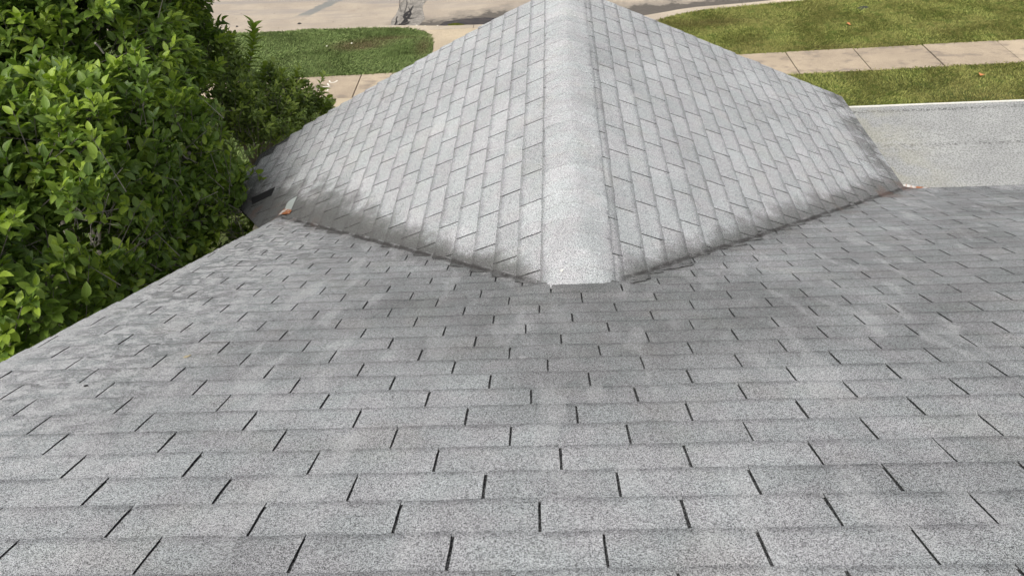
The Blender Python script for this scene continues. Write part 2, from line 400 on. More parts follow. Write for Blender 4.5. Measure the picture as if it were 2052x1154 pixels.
# main slope tabs
pool = Pool(main_roof, M_MAIN)
kmax = int(math.ceil((EAVE_V-V0)/E))
def clip(bm, co_, no_):      # remove what lies on the side of no_
    bmesh.ops.bisect_plane(bm, geom=bm.verts[:]+bm.edges[:]+bm.faces[:], plane_co=co_, plane_no=no_, clear_outer=True)
for k in range(-9, kmax):
    v0 = V0+E*k+random.uniform(-.0012, .0012)
    for i in range(-12, 28):
        u0 = U0+SH*T*k+T*i
        while False: pass
        n = math.floor((u0-RAKE_X)/T)
    off = (U0+SH*T*k-RAKE_X) % T
    us = [RAKE_X+off-T+T*j for j in range(0, int((RIGHT_X-RAKE_X)/T)+1)]
    for u0 in us:
        if u0+T < RAKE_X+.02: continue
        yc = (v0+E/2)*cP; uc = u0+T/2
        ds = [zg(u0+a*T, (v0+b)*cP)-zm(u0+a*T, (v0+b)*cP) for a in (0, .5, 1) for b in (-.03, E)]
        if v0 > 2.85 and min(ds) > .03: continue
        left = u0 < RAKE_X; low = v0+E > EAVE_V
        near = v0 > 2.2 and max(ds) > -.12
        j = random.uniform(-.0014, .0014)
        if not (left or low or near):
            M = frame('main', u0+random.uniform(-.0007, .0007), v0, random.uniform(-.0022, .0022)); pool.add(M @ Vector((T/2, E/2, 0)), random.choice(VM), M); continue
        bm = tab_grid(u0+GAP, u0+T-GAP, -.012, E, 6 if near else 4, 5 if near else 3, random.random())
        if left: clip(bm, (RAKE_X+random.uniform(-.006, .009), 0, 0), (-1, 0, 0))
        if low: clip(bm, (0, EAVE_V-v0, 0), (0, 1, 0))
        if near and max(ds) > 0:
            # cut along the valley line of this side
            sd_ = 1 if uc > X0 else -1
            pts = []
            for vb in (0, E):
                y = (v0+vb)*cP
                a = (zm(0, y)-(H-Z0))/(-math.tan(GR if sd_ > 0 else GL))      # distance across the ridge where planes meet
                a += .02
                x = X0+(sd_*a*1.0+math.sin(GY)*y)/math.cos(GY) if True else 0
                pts.append((x-sd_*.05, vb))
            if not (abs(uc-X0) < .62 and v0 < 2.85):
                dv = Vector((pts[1][0]-pts[0][0], pts[1][1]-pts[0][1], 0)); no = Vector((-dv.y, dv.x, 0)); 
                if no.x*sd_ > 0: no = -no
                clip(bm, (pts[0][0], pts[0][1], 0), no)
        if v0 > 2.84:
            bad = [f for f in bm.faces if (lambda c_: zg(c_.x, (v0+c_.y)*cP)-zm(c_.x, (v0+c_.y)*cP) > .035)(f.calc_center_median())]
            if bad: bmesh.ops.delete(bm, geom=bad, context='FACES')
        if not bm.faces: bm.free(); continue
        skirt(bm); V, F = bm_data(bm); bm.free()
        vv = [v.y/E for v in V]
        W = []
        for v in V:
            hh = v.z
            if abs(uc-X0) < .62 and 2.3 < v0 < 2.85:
                d_ = zg(v.x, (v0+v.y)*cP)-zm(v.x, (v0+v.y)*cP); f_ = max(0, min(1, (d_+.035)/.045)); yy_ = (v0+v.y)*cP; f_ = max(0, min(1, (.36-abs(v.x-X0-.05))/.2)); g_ = max(0, min(1, (yy_-2.48)/.09)); hh += .0145*f_*f_*(3-2*f_)*g_*g_*(3-2*g_)
            if left and v.x < RAKE_X+.055: hh -= ((RAKE_X+.055-v.x)/.055)**2*.007
            W.append(main_pt(v.x, v0+v.y, hh))
        c = sum(W, Vector())/len(W); pool.add(c, None, None, W, F, vv)
pool.build()

# gable tabs
shR = [3.201155, 3.328956, 3.459496, 3.593137]; shL = [3.819998, 3.699071, 3.574439, 3.447891]
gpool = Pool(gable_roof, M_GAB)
HOLE = (2.535, 2.79, 4.99, 5.21)
for side in (1, -1):
    w0 = W0R if side > 0 else W0L; ev = EAVE_R if side > 0 else EAVE_L
    nc = int(math.ceil((ev-w0)/E))
    for c in range(0, nc):
        wu = w0+E*c
        base = (shR[c] if c < 4 else shR[3]+.1305*(c-3)) if side > 0 else (shL[c] if c < 4 else shL[3]-.1245*(c-3))
        wj = random.uniform(-.0015, .0015)
        for i in range(-14, 16):
            tA = base+T*i; tB = tA+T                       # slots at both ends
            rk = rake_t(side, wu+E/2)
            if tA > rk-.02: continue
            if side > 0 and wu > 2.6 and tB < 4.95: continue
            dd = [gab_d(side, wu+b, tt) for b in (0, E) for tt in (tA, tA+T/2, tB)]
            corner = side < 0 and wu > 2.2 and tB > 4.56
            if max(dd) < -.02 and not corner: continue
            tc = (tA+tB)/2
            if tB < 2.62: continue
            near = min(dd) < .13 or (side < 0 and wu > 2.1 and tA < 5.3); cutr = tB > rk; low = wu+E > ev
            if not (near or cutr or low):
                # local u runs towards the main roof on the right side, away on the left
                M = frame(side, tB if side > 0 else tA, wu+wj, random.uniform(-.0035, .0035))
                gpool.add(M @ Vector((T/2, E/2, 0)), random.choice(VG), M); continue
            bm = tab_grid(tA+.0044, tB-.0044, -.012, E, 7 if near else 4, 6 if near else 3, random.random())
            if cutr: clip(bm, (rk+random.uniform(-.007, .007), 0, 0), (1, 0, 0))
            if tA < 2.61: clip(bm, (2.61, 0, 0), (-1, 0, 0))
            if low: clip(bm, (0, ev-wu+random.uniform(-.004, .004), 0), (0, 1, 0))
            if min(dd) < 0.0 and not corner:
                mg = random.uniform(-.015, .012)-(.022*max(0, min(1, (3.3-tc)/.5)) if side > 0 else .004)
                # solve the valley line in this tab's (t, w): gab_d is linear
                d0 = gab_d(side, wu, tA); dt = gab_d(side, wu, tA+1)-d0; dw = gab_d(side, wu+1, tA)-d0
                no = Vector((-dt, -dw, 0)); co_ = Vector((tA+(mg-d0-dw*E/2)/dt, E/2, 0)); no = (no.normalized()*.5+Vector((-1, 0, 0))*.5*math.copysign(1, -no.x if no.x > 0 else 1)).normalized(); no = Matrix.Rotation(random.uniform(-.12, .12), 3, 'Z') @ no
                clip(bm, co_, no)
            if side < 0 and wu > 2.2: clip(bm, (4.62, 2.52-wu, 0), (-.592, .806, 0)); clip(bm, (4.565, 0, 0), (-1, 0, 0))
            if not bm.faces: bm.free(); continue
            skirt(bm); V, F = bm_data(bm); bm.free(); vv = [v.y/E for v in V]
            W = []
            for v in V:
                d = gab_d(side, wu+v.y, v.x); hh = v.z+GLIFT
                if min(dd) < 0 and d < .03: hh += max(0, .02-d)*.10*random.uniform(0, 1)
                W.append(gab_pt(side, wu+v.y, v.x, hh))
            if side > 0: F = Faces([tuple(reversed(f)) for f in F], F.mi)
            cc = sum(W, Vector())/len(W); gpool.add(cc, None, None, W, F, vv)
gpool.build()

# ridge caps: arched pieces lapped along the ridge
def arch(side_w, a):         # height of the rounded ridge at signed slope distance a
    g = (GR if a > 0 else GL); return -math.sqrt((a*math.sin(g))**2+.022**2)+.022*.9
cap0 = 2.60; capn = 32; step = (rake_t(1, 0)-cap0)/capn
ridge_cap = link('ridge_cap', mesh('ridge_cap', *tube([Vector((X0, 0, H-Z0-.012))+RT*3.3, Vector((X0, 0, H-Z0-.012))+RT*6.62], [.02, .02], 6), M_FELT), house)
for k in range(capn):
    r = random.Random(50+k); na = 12; nl = 3; V = []; F = []; vv = []; WL = .166+r.uniform(-.004, .004); WR = .181+r.uniform(-.004, .004)
    t0 = cap0+step*k; ln = step+.05
    for j in range(nl+1):
        f = j/nl; t = t0+ln*f
        for i in range(na+1):
            a = -WL+(WL+WR)*i/na; g = GR if a > 0 else GL
            edge = (1 if i in (0, na) else 0)
            h = GLIFT+.0105-.0045*f-edge*.0015+(.001*math.sin(i*1.3+k))
            p = Vector((X0, 0, 0))+RX*(a*math.cos(g))+RT*(t+(r.uniform(-.002, .002) if j == 0 else 0)); p.z = H-Z0+arch(0, a)+h
            zz = zm(p.x, p.y); top = zlim(p.x, p.y)+.004+min(.016, max(0, p.y-2.6)*.2); p.z = min(p.z, top+h-GLIFT); p.z = max(p.z, zz+h-.004)
            V.append(p); vv.append(.25+.6*min(1, max(0, (abs(2*i/na-1)-.60)/.36))+(.12 if j == 0 and i in (1, 2, na-2, na-1) else 0))
    for j in range(nl):
        for i in range(na): a = j*(na+1)+i; F.append((a, a+1, a+na+2, a+na+1))
    n0 = len(V)
    rim = [i for i in range(na+1)]+[(na+1)*j+na for j in range(1, nl+1)]+[(na+1)*nl+na-i for i in range(1, na+1)]+[(na+1)*(nl-j) for j in range(1, nl)]
    for i in rim: V.append(V[i]-Vector((0, 0, .004))); vv.append(1.)
    for q in range(len(rim)): a, b = rim[q], rim[(q+1) % len(rim)]; F.append((b, a, n0+q, n0+(q+1) % len(rim)))
    c = sum(V, Vector())/len(V)
    o = link('cap_shingle', mesh('cap_shingle', [v-c for v in V], F, M_CAP, smooth=False, attrs={'vv': vv, 'tint': [0]*len(V)}), None, Matrix.Translation(c)); o.parent = ridge_cap

# fascias, drip edges, walls
def part(name, v, f, mat, parent=house, **k): return link(name, mesh(name, v, f, mat), parent, **k)
def plank(a, b, down, thick, off):       # board below the edge a-b, hanging down
    a, b = Vector(a), Vector(b); d = (b-a).normalized(); s = Vector((d.y, -d.x, 0)).normalized()*thick
    V = [a+off, b+off, b+off+s, a+off+s]; V = V+[p-Vector((0, 0, down)) for p in V]
    return V, [(0,1,2,3),(7,6,5,4),(0,4,5,1),(1,5,6,2),(2,6,7,3),(3,7,4,0)]
part('rake_board', *plank(mp(RAKE_X+.016, RIDGE_V, -.034), mp(RAKE_X+.016, EAVE_V-.01, -.034), .16, .022, Vector((.002, 0, 0))), M_FASCIA)
part('eave_board', *plank(mp(2.76, EAVE_V-.03, -.034), mp(RIGHT_X, EAVE_V-.03, -.034), .05, .02, Vector((0, 0, 0))), M_FASCIA)
for side, ev in ((1, EAVE_R), (-1, EAVE_L)):
    pts = [gab_pt_flat(side, w_, rake_t(side, w_)-.03)-Vector((0, 0, .034)) for w_ in [(ev-.02)*q/6 for q in range(7)]]
    part('rake_board', *join([plank(pts[q], pts[q+1], .16, .02, Vector()) for q in range(6)]), M_FASCIA)
    a = gab_pt_flat(side, ev-.02, 5.02 if side > 0 else 5.32)-Vector((0, 0, .034)); b = gab_pt_flat(side, ev-.02, rake_t(side, ev)-.03)-Vector((0, 0, .034))
    part('eave_board', *plank(a, b, .12 if side < 0 else .06, .02, Vector()), M_FASCIA)
part('wall', *box(RAKE_X+.35, RIGHT_X-.3, -4.2, 4.75, 0, H-DV-4.95*math.tan(P)-.05), M_WALL)
gw = gab_pt_flat(-1, 2.6, 0).z-.1
yv = 5.95
V = [Vector((-2.2, 4.76, 0)), Vector((2.3, 4.76, 0)), Vector((2.3, yv, 0)), Vector((-2.2, yv, 0))]
za = H-Z0-2.2*math.tan(GL)-.12
V2 = V+[Vector((p.x, p.y, za)) for p in V]+[Vector((X0, 4.76, H-Z0-.15)), Vector((X0, yv, H-Z0-.15))]
part('wall', V2, [(0,1,5,8,4),(2,3,7,9,6),(1,2,6,5),(3,0,4,7),(4,8,9,7),(8,5,6,9)], M_WALL)
# gable end wall of the main block under the rake
V = [Vector((RAKE_X+.35, -4.2, 0)), Vector((RAKE_X+.35, 4.75, 0)), Vector((RAKE_X+.35, 4.75, H-DV-4.75*math.tan(P)-.06)), Vector((RAKE_X+.35, RIDGE_V*cP, H-DV-RIDGE_V*sP-.08)), Vector((RAKE_X+.35, -4.2, back[0].z-.0))]
part('wall', [p+Vector((.01*k, 0, 0)) for k in (0, 12) for p in V], [(4,3,2,1,0),(5,6,7,8,9)]+[(i, (i+1) % 5, 5+(i+1) % 5, 5+i) for i in range(5)], M_WALL)

# low-slope roof of the porch on the right: two lapped sheets of roll roofing
FZ = H-3.27
flat = empty('porch_roof_holder')
bpy.data.objects.remove(flat)
porch = link('porch_roof', mesh('porch_roof', *box(2.35, RIGHT_X, 4.6, 6.60, FZ-.08, FZ-.012), M_FASCIA), house)
def sheet(name, y0, y1, z0, z1, seed):
    r = random.Random(seed); nx = 40; ny = 8; V = []; F = []
    for j in range(ny+1):
        for i in range(nx+1):
            x = 2.36+(RIGHT_X-2.37)*i/nx; y = y0+(y1-y0)*j/ny
            V.append(Vector((x, y+(.003*math.sin(x*5+seed) if j == ny else 0), z0+(z1-z0)*j/ny+.003*mnoise.noise((x*2, y*2, 3)))))
    for j in range(ny):
        for i in range(nx): a = j*(nx+1)+i; F.append((a, a+1, a+nx+2, a+nx+1))
    n = len(V)
    for i in range(nx+1): V.append(V[ny*(nx+1)+i]-Vector((0, 0, .0035)))
    for i in range(nx): F.append((ny*(nx+1)+i, ny*(nx+1)+i+1, n+i+1, n+i))
    o = link(name, mesh(name, V, F, M_ROLL), None); o.parent = porch; return o
sheet('roofing_sheet', 4.62, 5.74, FZ+.006, FZ+.000, 1)
sheet('roofing_sheet', 5.66, 6.595, FZ-.0035, FZ-.010, 2)
part('drip_edge', *join([box(2.36, RIGHT_X, 6.597, 6.611, FZ-.06, FZ-.0025)]), M_WHITE)
part('fascia_board', *box(2.4, RIGHT_X-.05, 6.57, 6.593, FZ-.22, FZ-.081), M_WHITE)
for x in (2.6, 6.8): part('porch_post', *box(x-.05, x+.05, 6.42, 6.52, 0, FZ-.082), M_WHITE)

fw = [(2.775, 5.155), (2.54, 5.168), (2.53, 5.035), (2.72, 5.035)]
fp = [gab_pt_flat(-1, a, b)+Vector((0, 0, .0175)) for a, b in fw]
M_HOLE = simple('bare_black_felt', (.012, .012, .013), .8)
part('felt_patch', fp+[p-Vector((0, 0, .004)) for p in fp], [(0,1,2,3),(7,6,5,4)]+[(i, 4+i, 4+(i+1) % 4, (i+1) % 4) for i in range(4)], M_HOLE)
# rusted valley flashing ends
def curl(pts, mat, name='flashing', th=.0015):
    V = [Vector(p) for p in pts]; n = len(V); V += [p-Vector((0, 0, th)) for p in V]
    nr = n//2
    F = [(2*i, 2*i+1, 2*i+3, 2*i+2) for i in range(nr-1)]+[(n+2*i+2, n+2*i+3, n+2*i+1, n+2*i) for i in range(nr-1)]
    F += [(0, n, n+1, 1), (n-2, n-1, 2*n-1, 2*n-2)]
    for i in range(nr-1): F += [(2*i+2, n+2*i+2, n+2*i, 2*i), (2*i+1, n+2*i+1, n+2*i+3, 2*i+3)]
    return part(name, V, F, mat)
zr = H-3.262+.012
curl([(2.68, 5.17, zr-.03), (2.68, 5.07, zr-.02), (2.75, 5.18, zr-.004), (2.75, 5.095, zr-.01), (2.81, 5.18, zr+.012), (2.81, 5.11, zr+.0), (2.87, 5.15, zr+.008), (2.88, 5.108, zr+.006), (2.99, 5.125, zr+.002), (2.99, 5.105, zr-.004)], M_RUST)
def gp(w_, t, h): return gab_pt_flat(-1, w_, t)+Vector((0, 0, h))
curl([gp(2.31, 4.60, .026), gp(2.28, 4.665, .022), gp(2.245, 4.56, .032), gp(2.23, 4.63, .026), gp(2.185, 4.535, .026), gp(2.185, 4.585, .022)], M_RUST)
curl([gp(2.30, 4.67, .0125), gp(2.295, 4.775, .0125), gp(2.245, 4.645, .0165), gp(2.245, 4.79, .0165), gp(2.20, 4.60, .0165), gp(2.205, 4.795, .0165)], M_ZINC)

# small flecks lying on the roof
def fleck(name, c, n, r, mat, label, cat, seed):
    rr = random.Random(seed); n = Vector(n).normalized(); a = n.orthogonal().normalized(); b = n.cross(a); V = [Vector(c)+n*.004]
    for k in range(8):
        t = math.pi*k/4; q = r*rr.uniform(.6, 1.15); V.append(Vector(c)+(a*math.cos(t)*1.3+b*math.sin(t)*.7)*q+n*rr.uniform(.0, .004))
    F = [(0, 1+k, 1+(k+1) % 8) for k in range(8)]; V2 = V+[v-n*.002 for v in V]; F += [(9, 9+1+(k+1) % 8, 9+1+k) for k in range(8)]
    F += [(1+k, 10+k, 10+(k+1) % 8, 1+(k+1) % 8) for k in range(8)]
    return link(name, mesh(name, V2, F, mat), None, label=label, category=cat)
NM = (0, sP, cP)
fleck('paint_flake', main_pt(.083, 2.70, .0)*0+Vector((.083-.01, 2.70, zg(.083, 2.70)+.036)), (0, 0, 1), .008, M_WHITE, 'small white paint flake lying at the near end of the gable ridge cap', 'paint flake', 1)
fleck('dead_leaf', mp(-1.266, 2.10, .0075), NM, .011, simple('straw_leaf', (.42, .36, .24), .7), 'tiny straw coloured leaf bit lying on the left of the near roof slope', 'leaf', 2)
fleck('soot_fleck', mp(-1.481, 1.845, .0075), NM, .007, simple('black_fleck', (.02, .02, .02), .7), 'small black speck on the near roof slope by the left rake', 'debris', 3)

# ------------------------------------------------------------ ground, street, walks
def ground_mat(name, a, b, c_, sc=3):
    s = NT(name); n = s.noise(sc, 5, .6); n2 = s.noise(60, 3, .6)
    c = s.mix(s.ss(n, .35, .65), a, b); c = s.mix(s.ss(n2, .4, .65, 0, .7), c, c_); s.bump(n2, .6, .02); return s.done(c, .95, .1)
M_SOIL = ground_mat('soil_and_thatch', (.10, .075, .045), (.075, .085, .03), (.14, .11, .065))
def concrete(name, col, street=False, walk=False):
    s = NT(name); X = s.xyz()
    f = s.noise(85, 4, .7); m_ = s.noise(1.1, 5, .6); mm = s.noise(5, 5, .65)
    c = s.mix(1., col, s.mix(s.ss(m_, .35, .68), (.88, .87, .87), (1.07, 1.06, 1.04)), 'MULTIPLY')
    c = s.mix(1., c, s.mix(s.ss(f, .32, .7), (.80,)*3, (1.15,)*3), 'MULTIPLY')
    c = s.mix(s.ss(mm, .58, .75, 0, .35), c, s.mix(1., c, (.70, .66, .64), 'MULTIPLY'))
    if walk:
        c = s.mix(1., c, s.mix(s.rnd(), (.90, .88, .87), (1.06, 1.05, 1.03)), 'MULTIPLY')
        c = s.mix(s.ss(s.noise(2.3, 4, .6, vec=s.scale((1, 1.7, 1), (3, 1, 0))), .50, .66, 0, .75), c, (.235, .195, .16))
        c = s.mix(s.ss(s.noise(7, 3, .6), .66, .74, 0, .4), c, (.12, .1, .085))
    if street:
        st = s.noise(3., 5, .65, vec=s.scale((.25, 1.7, 1), rot=(0, 0, -.06))); c = s.mix(s.ss(st, .5, .68, 0, .55), c, (.30, .265, .235))
        spots = s.vor(2.6); c = s.mix(s.ss(s.ma('ADD', spots, s.ma('MULTIPLY', s.noise(20, 2), .06)), .1, .06, 0, .6), c, (.1, .08, .065))
        # gutter silt along the near kerb, right of the old cross joint
        yl = s.ma('ADD', s.ma('MULTIPLY', s.ss(X[0], 1.2, 7.5), 1.05), 16.33); dy = s.ma('SUBTRACT', X[1], yl); nn = s.noise(2.6, 5, .65)
        lim = s.ma('MULTIPLY', s.ma('MULTIPLY', s.ma('MULTIPLY_ADD', nn, 1.6, .08), s.ss(X[0], -3.2, -.8, .55, 1.1)), s.ss(X[0], 2.2, 5.0, 1., .6))
        g1 = s.ma('MULTIPLY', s.ss(dy, s.ma('MULTIPLY', lim, 1.6), lim), s.ss(X[0], -3.6, -3.0)); c = s.mix(s.ma('MULTIPLY', g1, .6), c, (.20, .18, .155))
        g2 = s.ma('MULTIPLY', s.ss(dy, lim, s.ma('MULTIPLY', lim, .8)), s.ss(X[0], -3.4, -3.0)); c = s.mix(s.ma('MULTIPLY', g2, .9), c, s.mix(s.noise(12, 4), (.075, .068, .06), (.13, .115, .10)))
        # grey repair mortar, left
        q = s.ma('ADD', s.ma('ABSOLUTE', s.ma('ADD', s.ma('MULTIPLY_ADD', X[1], -.55, X[0]), 15.1)), s.ma('MULTIPLY', s.noise(3.5, 5, .65), .5))
        pm = s.ma('MULTIPLY', s.ss(q, .46, .36), s.ss(X[1], 17.45, 17.75)); c = s.mix(s.ma('MULTIPLY', pm, .85), c, s.mix(f, (.13, .14, .135), (.24, .25, .24)))
        sk = s.noise(1.4, 4, .6, vec=s.scale((.3, 1.6, 1), (5, 2, 0))); c = s.mix(s.ma('MULTIPLY', s.ss(sk, .46, .6, 0, .6), s.ss(X[1], 17.3, 18.4)), c, (.27, .25, .24))
    s.bump(f, .4, .006); return s.done(c, .9, .2)
M_STREET = concrete('worn_street_concrete', (.43, .368, .295), street=True)
M_WALK = concrete('sidewalk_concrete', (.445, .372, .282), walk=True)
M_KERB = concrete('kerb_concrete', (.50, .43, .34))
M_DRIVE = concrete('driveway_concrete', (.49, .41, .30))
link('ground', mesh('ground', [(-150, -150, -.13), (150, -150, -.13), (150, 150, -.13), (-150, 150, -.13)], [(0,1,2,3)], M_SOIL), kind='structure')
M_TURF = ground_mat('mown_turf', (.055, .085, .022), (.085, .11, .03), (.12, .12, .05))
def lawn_sheet(name, poly, z=-.012):
    link(name, mesh(name, *prism(poly, -.125, z), M_TURF), kind='structure')
def swy(x, far): return (13.93 if far else 12.93)+.0285*x
KL = [(-30, 16.22), (-12, 16.30), (-6, 16.42), (-3, 16.42), (-.8, 16.35), (2.1, 16.42), (2.75, 16.55), (3.4, 16.72), (4.5, 16.84), (6, 17.08), (9, 17.42), (14, 17.9), (30, 19.4)]
ISL = [(-30, 16.02), (-12, 16.2), (-7.4, 16.30), (-4.7, 16.34), (-3.64, 16.29), (-3.1, 16.24), (-2.75, 16.13), (-2.42, 15.88), (-2.2, 15.47), (-2.13, 14.95), (-2.17, 14.3), (-2.36, swy(-2.36, 1)), (-30, swy(-30, 1))]
RUP = [(30, swy(30, 1)), (2.2, swy(2.2, 1)), (2.05, 15.4), (2.15, 15.65), (2.42, 15.92), (2.85, 16.22), (3.42, 16.47), (4.49, 16.62), (6.03, 16.84), (9, 17.2), (14, 17.68), (30, 19.15)]
LLO = [(-3.68, swy(-3.68, 0)), (-30, swy(-30, 0)), (-30, -12), (-3.72, -12)]
RLO = [(30, swy(30, 0)), (2.3, swy(2.3, 0)), (2.3, 6.0), (2.3, -12), (30, -12)]
lawn_sheet('lawn_island_soil', ISL[::-1]); lawn_sheet('verge_soil', RUP); lawn_sheet('side_yard_soil', LLO[::-1] if False else LLO); lawn_sheet('front_yard_soil', RLO)
link('street', mesh('street', [(-60, 15.6, -.116), (60, 15.6, -.116), (60, 27, -.116), (-60, 27, -.116)], [(0,1,2,3)], M_STREET), kind='structure')
link('far_verge', mesh('far_verge', *box(-60, 60, 27, 60, -.12, .03), M_SOIL), kind='structure')
# driveway and its apron
DR = [(-3.66, 5.5), (2.29, 5.5), (2.29, swy(2.29, 0)-.012), (-3.66, swy(-3.66, 0)-.012)]
link('driveway', mesh('driveway', *prism(DR, -.12, -.001), M_DRIVE), kind='structure')
ap = [(-2.33, swy(-2.33, 1)+.012), (2.19, swy(2.19, 1)+.012), (2.04, 15.4), (2.13, 15.67), (2.40, 15.95), (2.55, 16.1), (-2.75, 16.1), (-2.40, 15.88), (-2.185, 15.47), (-2.115, 14.95), (-2.155, 14.3)]
ap = ap[:5]+[(2.5, 16.03), (-2.62, 16.03)]+ap[7:]
link('driveway_apron', mesh('driveway_apron', *prism(ap, -.12, -.006), M_DRIVE), kind='structure')
# kerb: inner edge follows the grass, outer edge the gutter
def lerp(pl, x):
    for (a, b), (c, d) in zip(pl, pl[1:]):
        if a <= x <= c: return b+(d-b)*(x-a)/(c-a)
    return pl[-1][1]
inner = [(-30, 16.05), (-12, 16.21), (-7.4, 16.31), (-4.7, 16.35), (-3.64, 16.30), (-3.1, 16.25), (-2.75, 16.14), (-2.4, 16.045), (2.4, 16.045), (2.85, 16.235), (3.42, 16.48), (4.49, 16.63), (6.03, 16.85), (9, 17.21), (14, 17.69), (30, 19.2)]
joints = [-30, -20, -13, -10, -7.1, -4.4, -1.38, 1.6, 4.4, 7.4, 10.4, 14, 22, 30]
kerb = empty('kerb', (0, 16.3, 0), kind='structure')
for a, b in zip(joints, joints[1:]):
    xs = [a+.006]+[x for x in sorted(set([p[0] for p in KL+inner]+[-2.0, -1, 0, 1, 2, 3, 5])) if a+.05 < x < b-.05]+[b-.006]
    V = []; F = []
    for i, x in enumerate(xs):
        yi, yo = lerp(inner, x), lerp(KL, x); dip = max(0, 1-max(0, abs(x)-2.1)/.9)*.045 if abs(x) < 3 else 0
        V += [(x, yi, -.125), (x, yi, -.003), (x, yo-.02, -.003-dip), (x, yo, -.02-dip), (x, yo+.005, -.125)]
        if i:
            for q in range(4): F.append((5*i-5+q, 5*i+q, 5*i+q+1, 5*i-4+q))
    F += [(4, 3, 2, 1, 0), tuple(5*(len(xs)-1)+q for q in range(5))]
    F = [tuple(reversed(f)) for f in F]
    o = link('kerb_stone', mesh('kerb_stone', V, F, M_KERB)); under(o, kerb)
part_line = ribbon([(-1.75, 15.985), (-1.3, 16.0), (-.8, 15.99), (0, 15.995), (1.5, 15.99)], [.012, .018, .01, .014, .01], -.0015)
# sidewalk slabs
walk = empty('sidewalk', (0, 13.4, 0), kind='structure')
js = [-3.38+1.31*k for k in range(-8, 1)]+[-3.38+1.4*k for k in range(1, 6)]+[4.62, 5.88, 7.17, 8.53, 9.85, 11.2, 12.5, 13.8]
js = sorted(x for x in js if not 3.7 < x < 4.5); js[js.index(min(js, key=lambda v: abs(v-3.62)))] = 3.62
for n_, (a, b) in enumerate(zip(js, js[1:])):
    g_ = .009 if n_ % 3 else .014
    sk_ = -.0 if a < 0 else 0.
    q = [(a+g_+sk_, swy(a, 0)+.0), (b-g_, swy(b, 0)), (b-g_, swy(b, 1)), (a+g_, swy(a, 1))]
    V, F = prism(q, -.115, random.uniform(-.002, .006)); o = link('slab', bevelled(V, F, M_WALK, .009, 'slab')); under(o, walk)
link('sidewalk_bed', mesh('sidewalk_bed', [(-14, swy(-14, 0)+.01, -.014), (13.8, swy(13.8, 0)+.01, -.014), (13.8, swy(13.8, 1)-.01, -.014), (-14, swy(-14, 1)-.01, -.014)], [(0,1,2,3)], simple('joint_dirt', (.06, .045, .03), .95)), kind='structure')
# lettering painted by hand on the walk
M_CHALK = simple('white_chalk_paint', (.78, .74, .64), .8)
def pxs(pts): return [(p.x, p.y) for p in (onz(600+a/14.43, 140+b/14.43, .006) for a, b in pts)]
st_ = [pxs([(575,600),(600,625),(640,628),(690,600),(730,570),(790,555),(825,575),(820,605),(780,625)]),
       pxs([(680,505),(760,512),(850,492),(890,485)]), pxs([(815,400),(825,430),(860,470)]),
       pxs([(870,320),(875,360),(930,385),(1010,375),(1060,350),(1100,315)]), pxs([(570,345),(620,350),(690,345)]), ]
pm = empty('painted_letters', (-4.1, 13.3, .01), label='hand painted white letters S L C on the sidewalk slab beside the bush', category='painted letters')
for s_ in st_: under(link('stroke', mesh('stroke', *ribbon(s_, .026, .0105), M_CHALK)), pm)
# old cross joint: broken mortar strip with tar branches, in the street
M_MORTAR = ground_mat('rough_grey_mortar', (.22, .205, .18), (.38, .35, .31), (.12, .11, .10), 7)
cs = []
for k in range(26):
    y = 16.42+k*.30; cx = -2.98+.05*math.sin(k*.9)+.02*k; hw = .30+.08*mnoise.noise((k*.7, 2, 0))+(.05 if k < 4 else 0)
    cs.append((cx-hw-(.18 if k == 0 else 0), cx+hw*.95, y))
Vc = []; Fc = []
for k, (a, b, y) in enumerate(cs):
    for q in range(7):
        x = a+(b-a)*q/6; Vc.append((x+random.uniform(-.02, .02), y+random.uniform(-.05, .05)*(1 if k else 0), -.111+.012*(q not in (0, 6))*random.random()))
    if k:
        for q in range(6): i = 7*(k-1)+q; Fc.append((i, i+1, i+8, i+7))
link('mortar_strip', mesh('mortar_strip', Vc, Fc, M_MORTAR), kind='structure')
M_TAR = simple('black_tar', (.022, .018, .016), .55)
def pz(pts): return [(p.x, p.y) for p in (onz(760+a/6.84, b/6.84, -.1) for a, b in pts)]
tar = [(pz([(240,360),(310,330),(350,280),(400,240),(430,190),(420,150),(400,100)]), [.05,.06,.05,.06,.05,.03,.01]),
       (pz([(350,215),(380,180),(430,150),(450,110),(470,80)]), [.09,.07,.05,.03,.01]), (pz([(370,250),(430,260),(480,250),(530,240)]), [.05,.04,.02,.01]),
       (pz([(360,230),(400,200),(460,200),(480,180)]), [.05,.04,.02,.01]), (pz([(215,350),(235,310),(230,270),(250,230)]), [.03,.03,.02,.01]),
       (pz([(270,340),(330,350),(390,330),(420,300)]), [.03,.05,.04,.01]), (pz([(375,0),(380,60),(370,110),(340,190)]), [.012,.012,.012,.012]), (pz([(280,0),(275,80),(300,170)]), [.01,.01,.01]),
       (pz([(360,210),(340,240),(380,300),(330,340)]), [.03,.07,.05,.02])]
link('tar_crack', mesh('tar_crack', *join([ribbon(a, b, -.096+.0015*i) for i, (a, b) in enumerate(tar)]), M_TAR), None, label='branching black tar crack in the grey mortar strip across the street', category='tar patch')
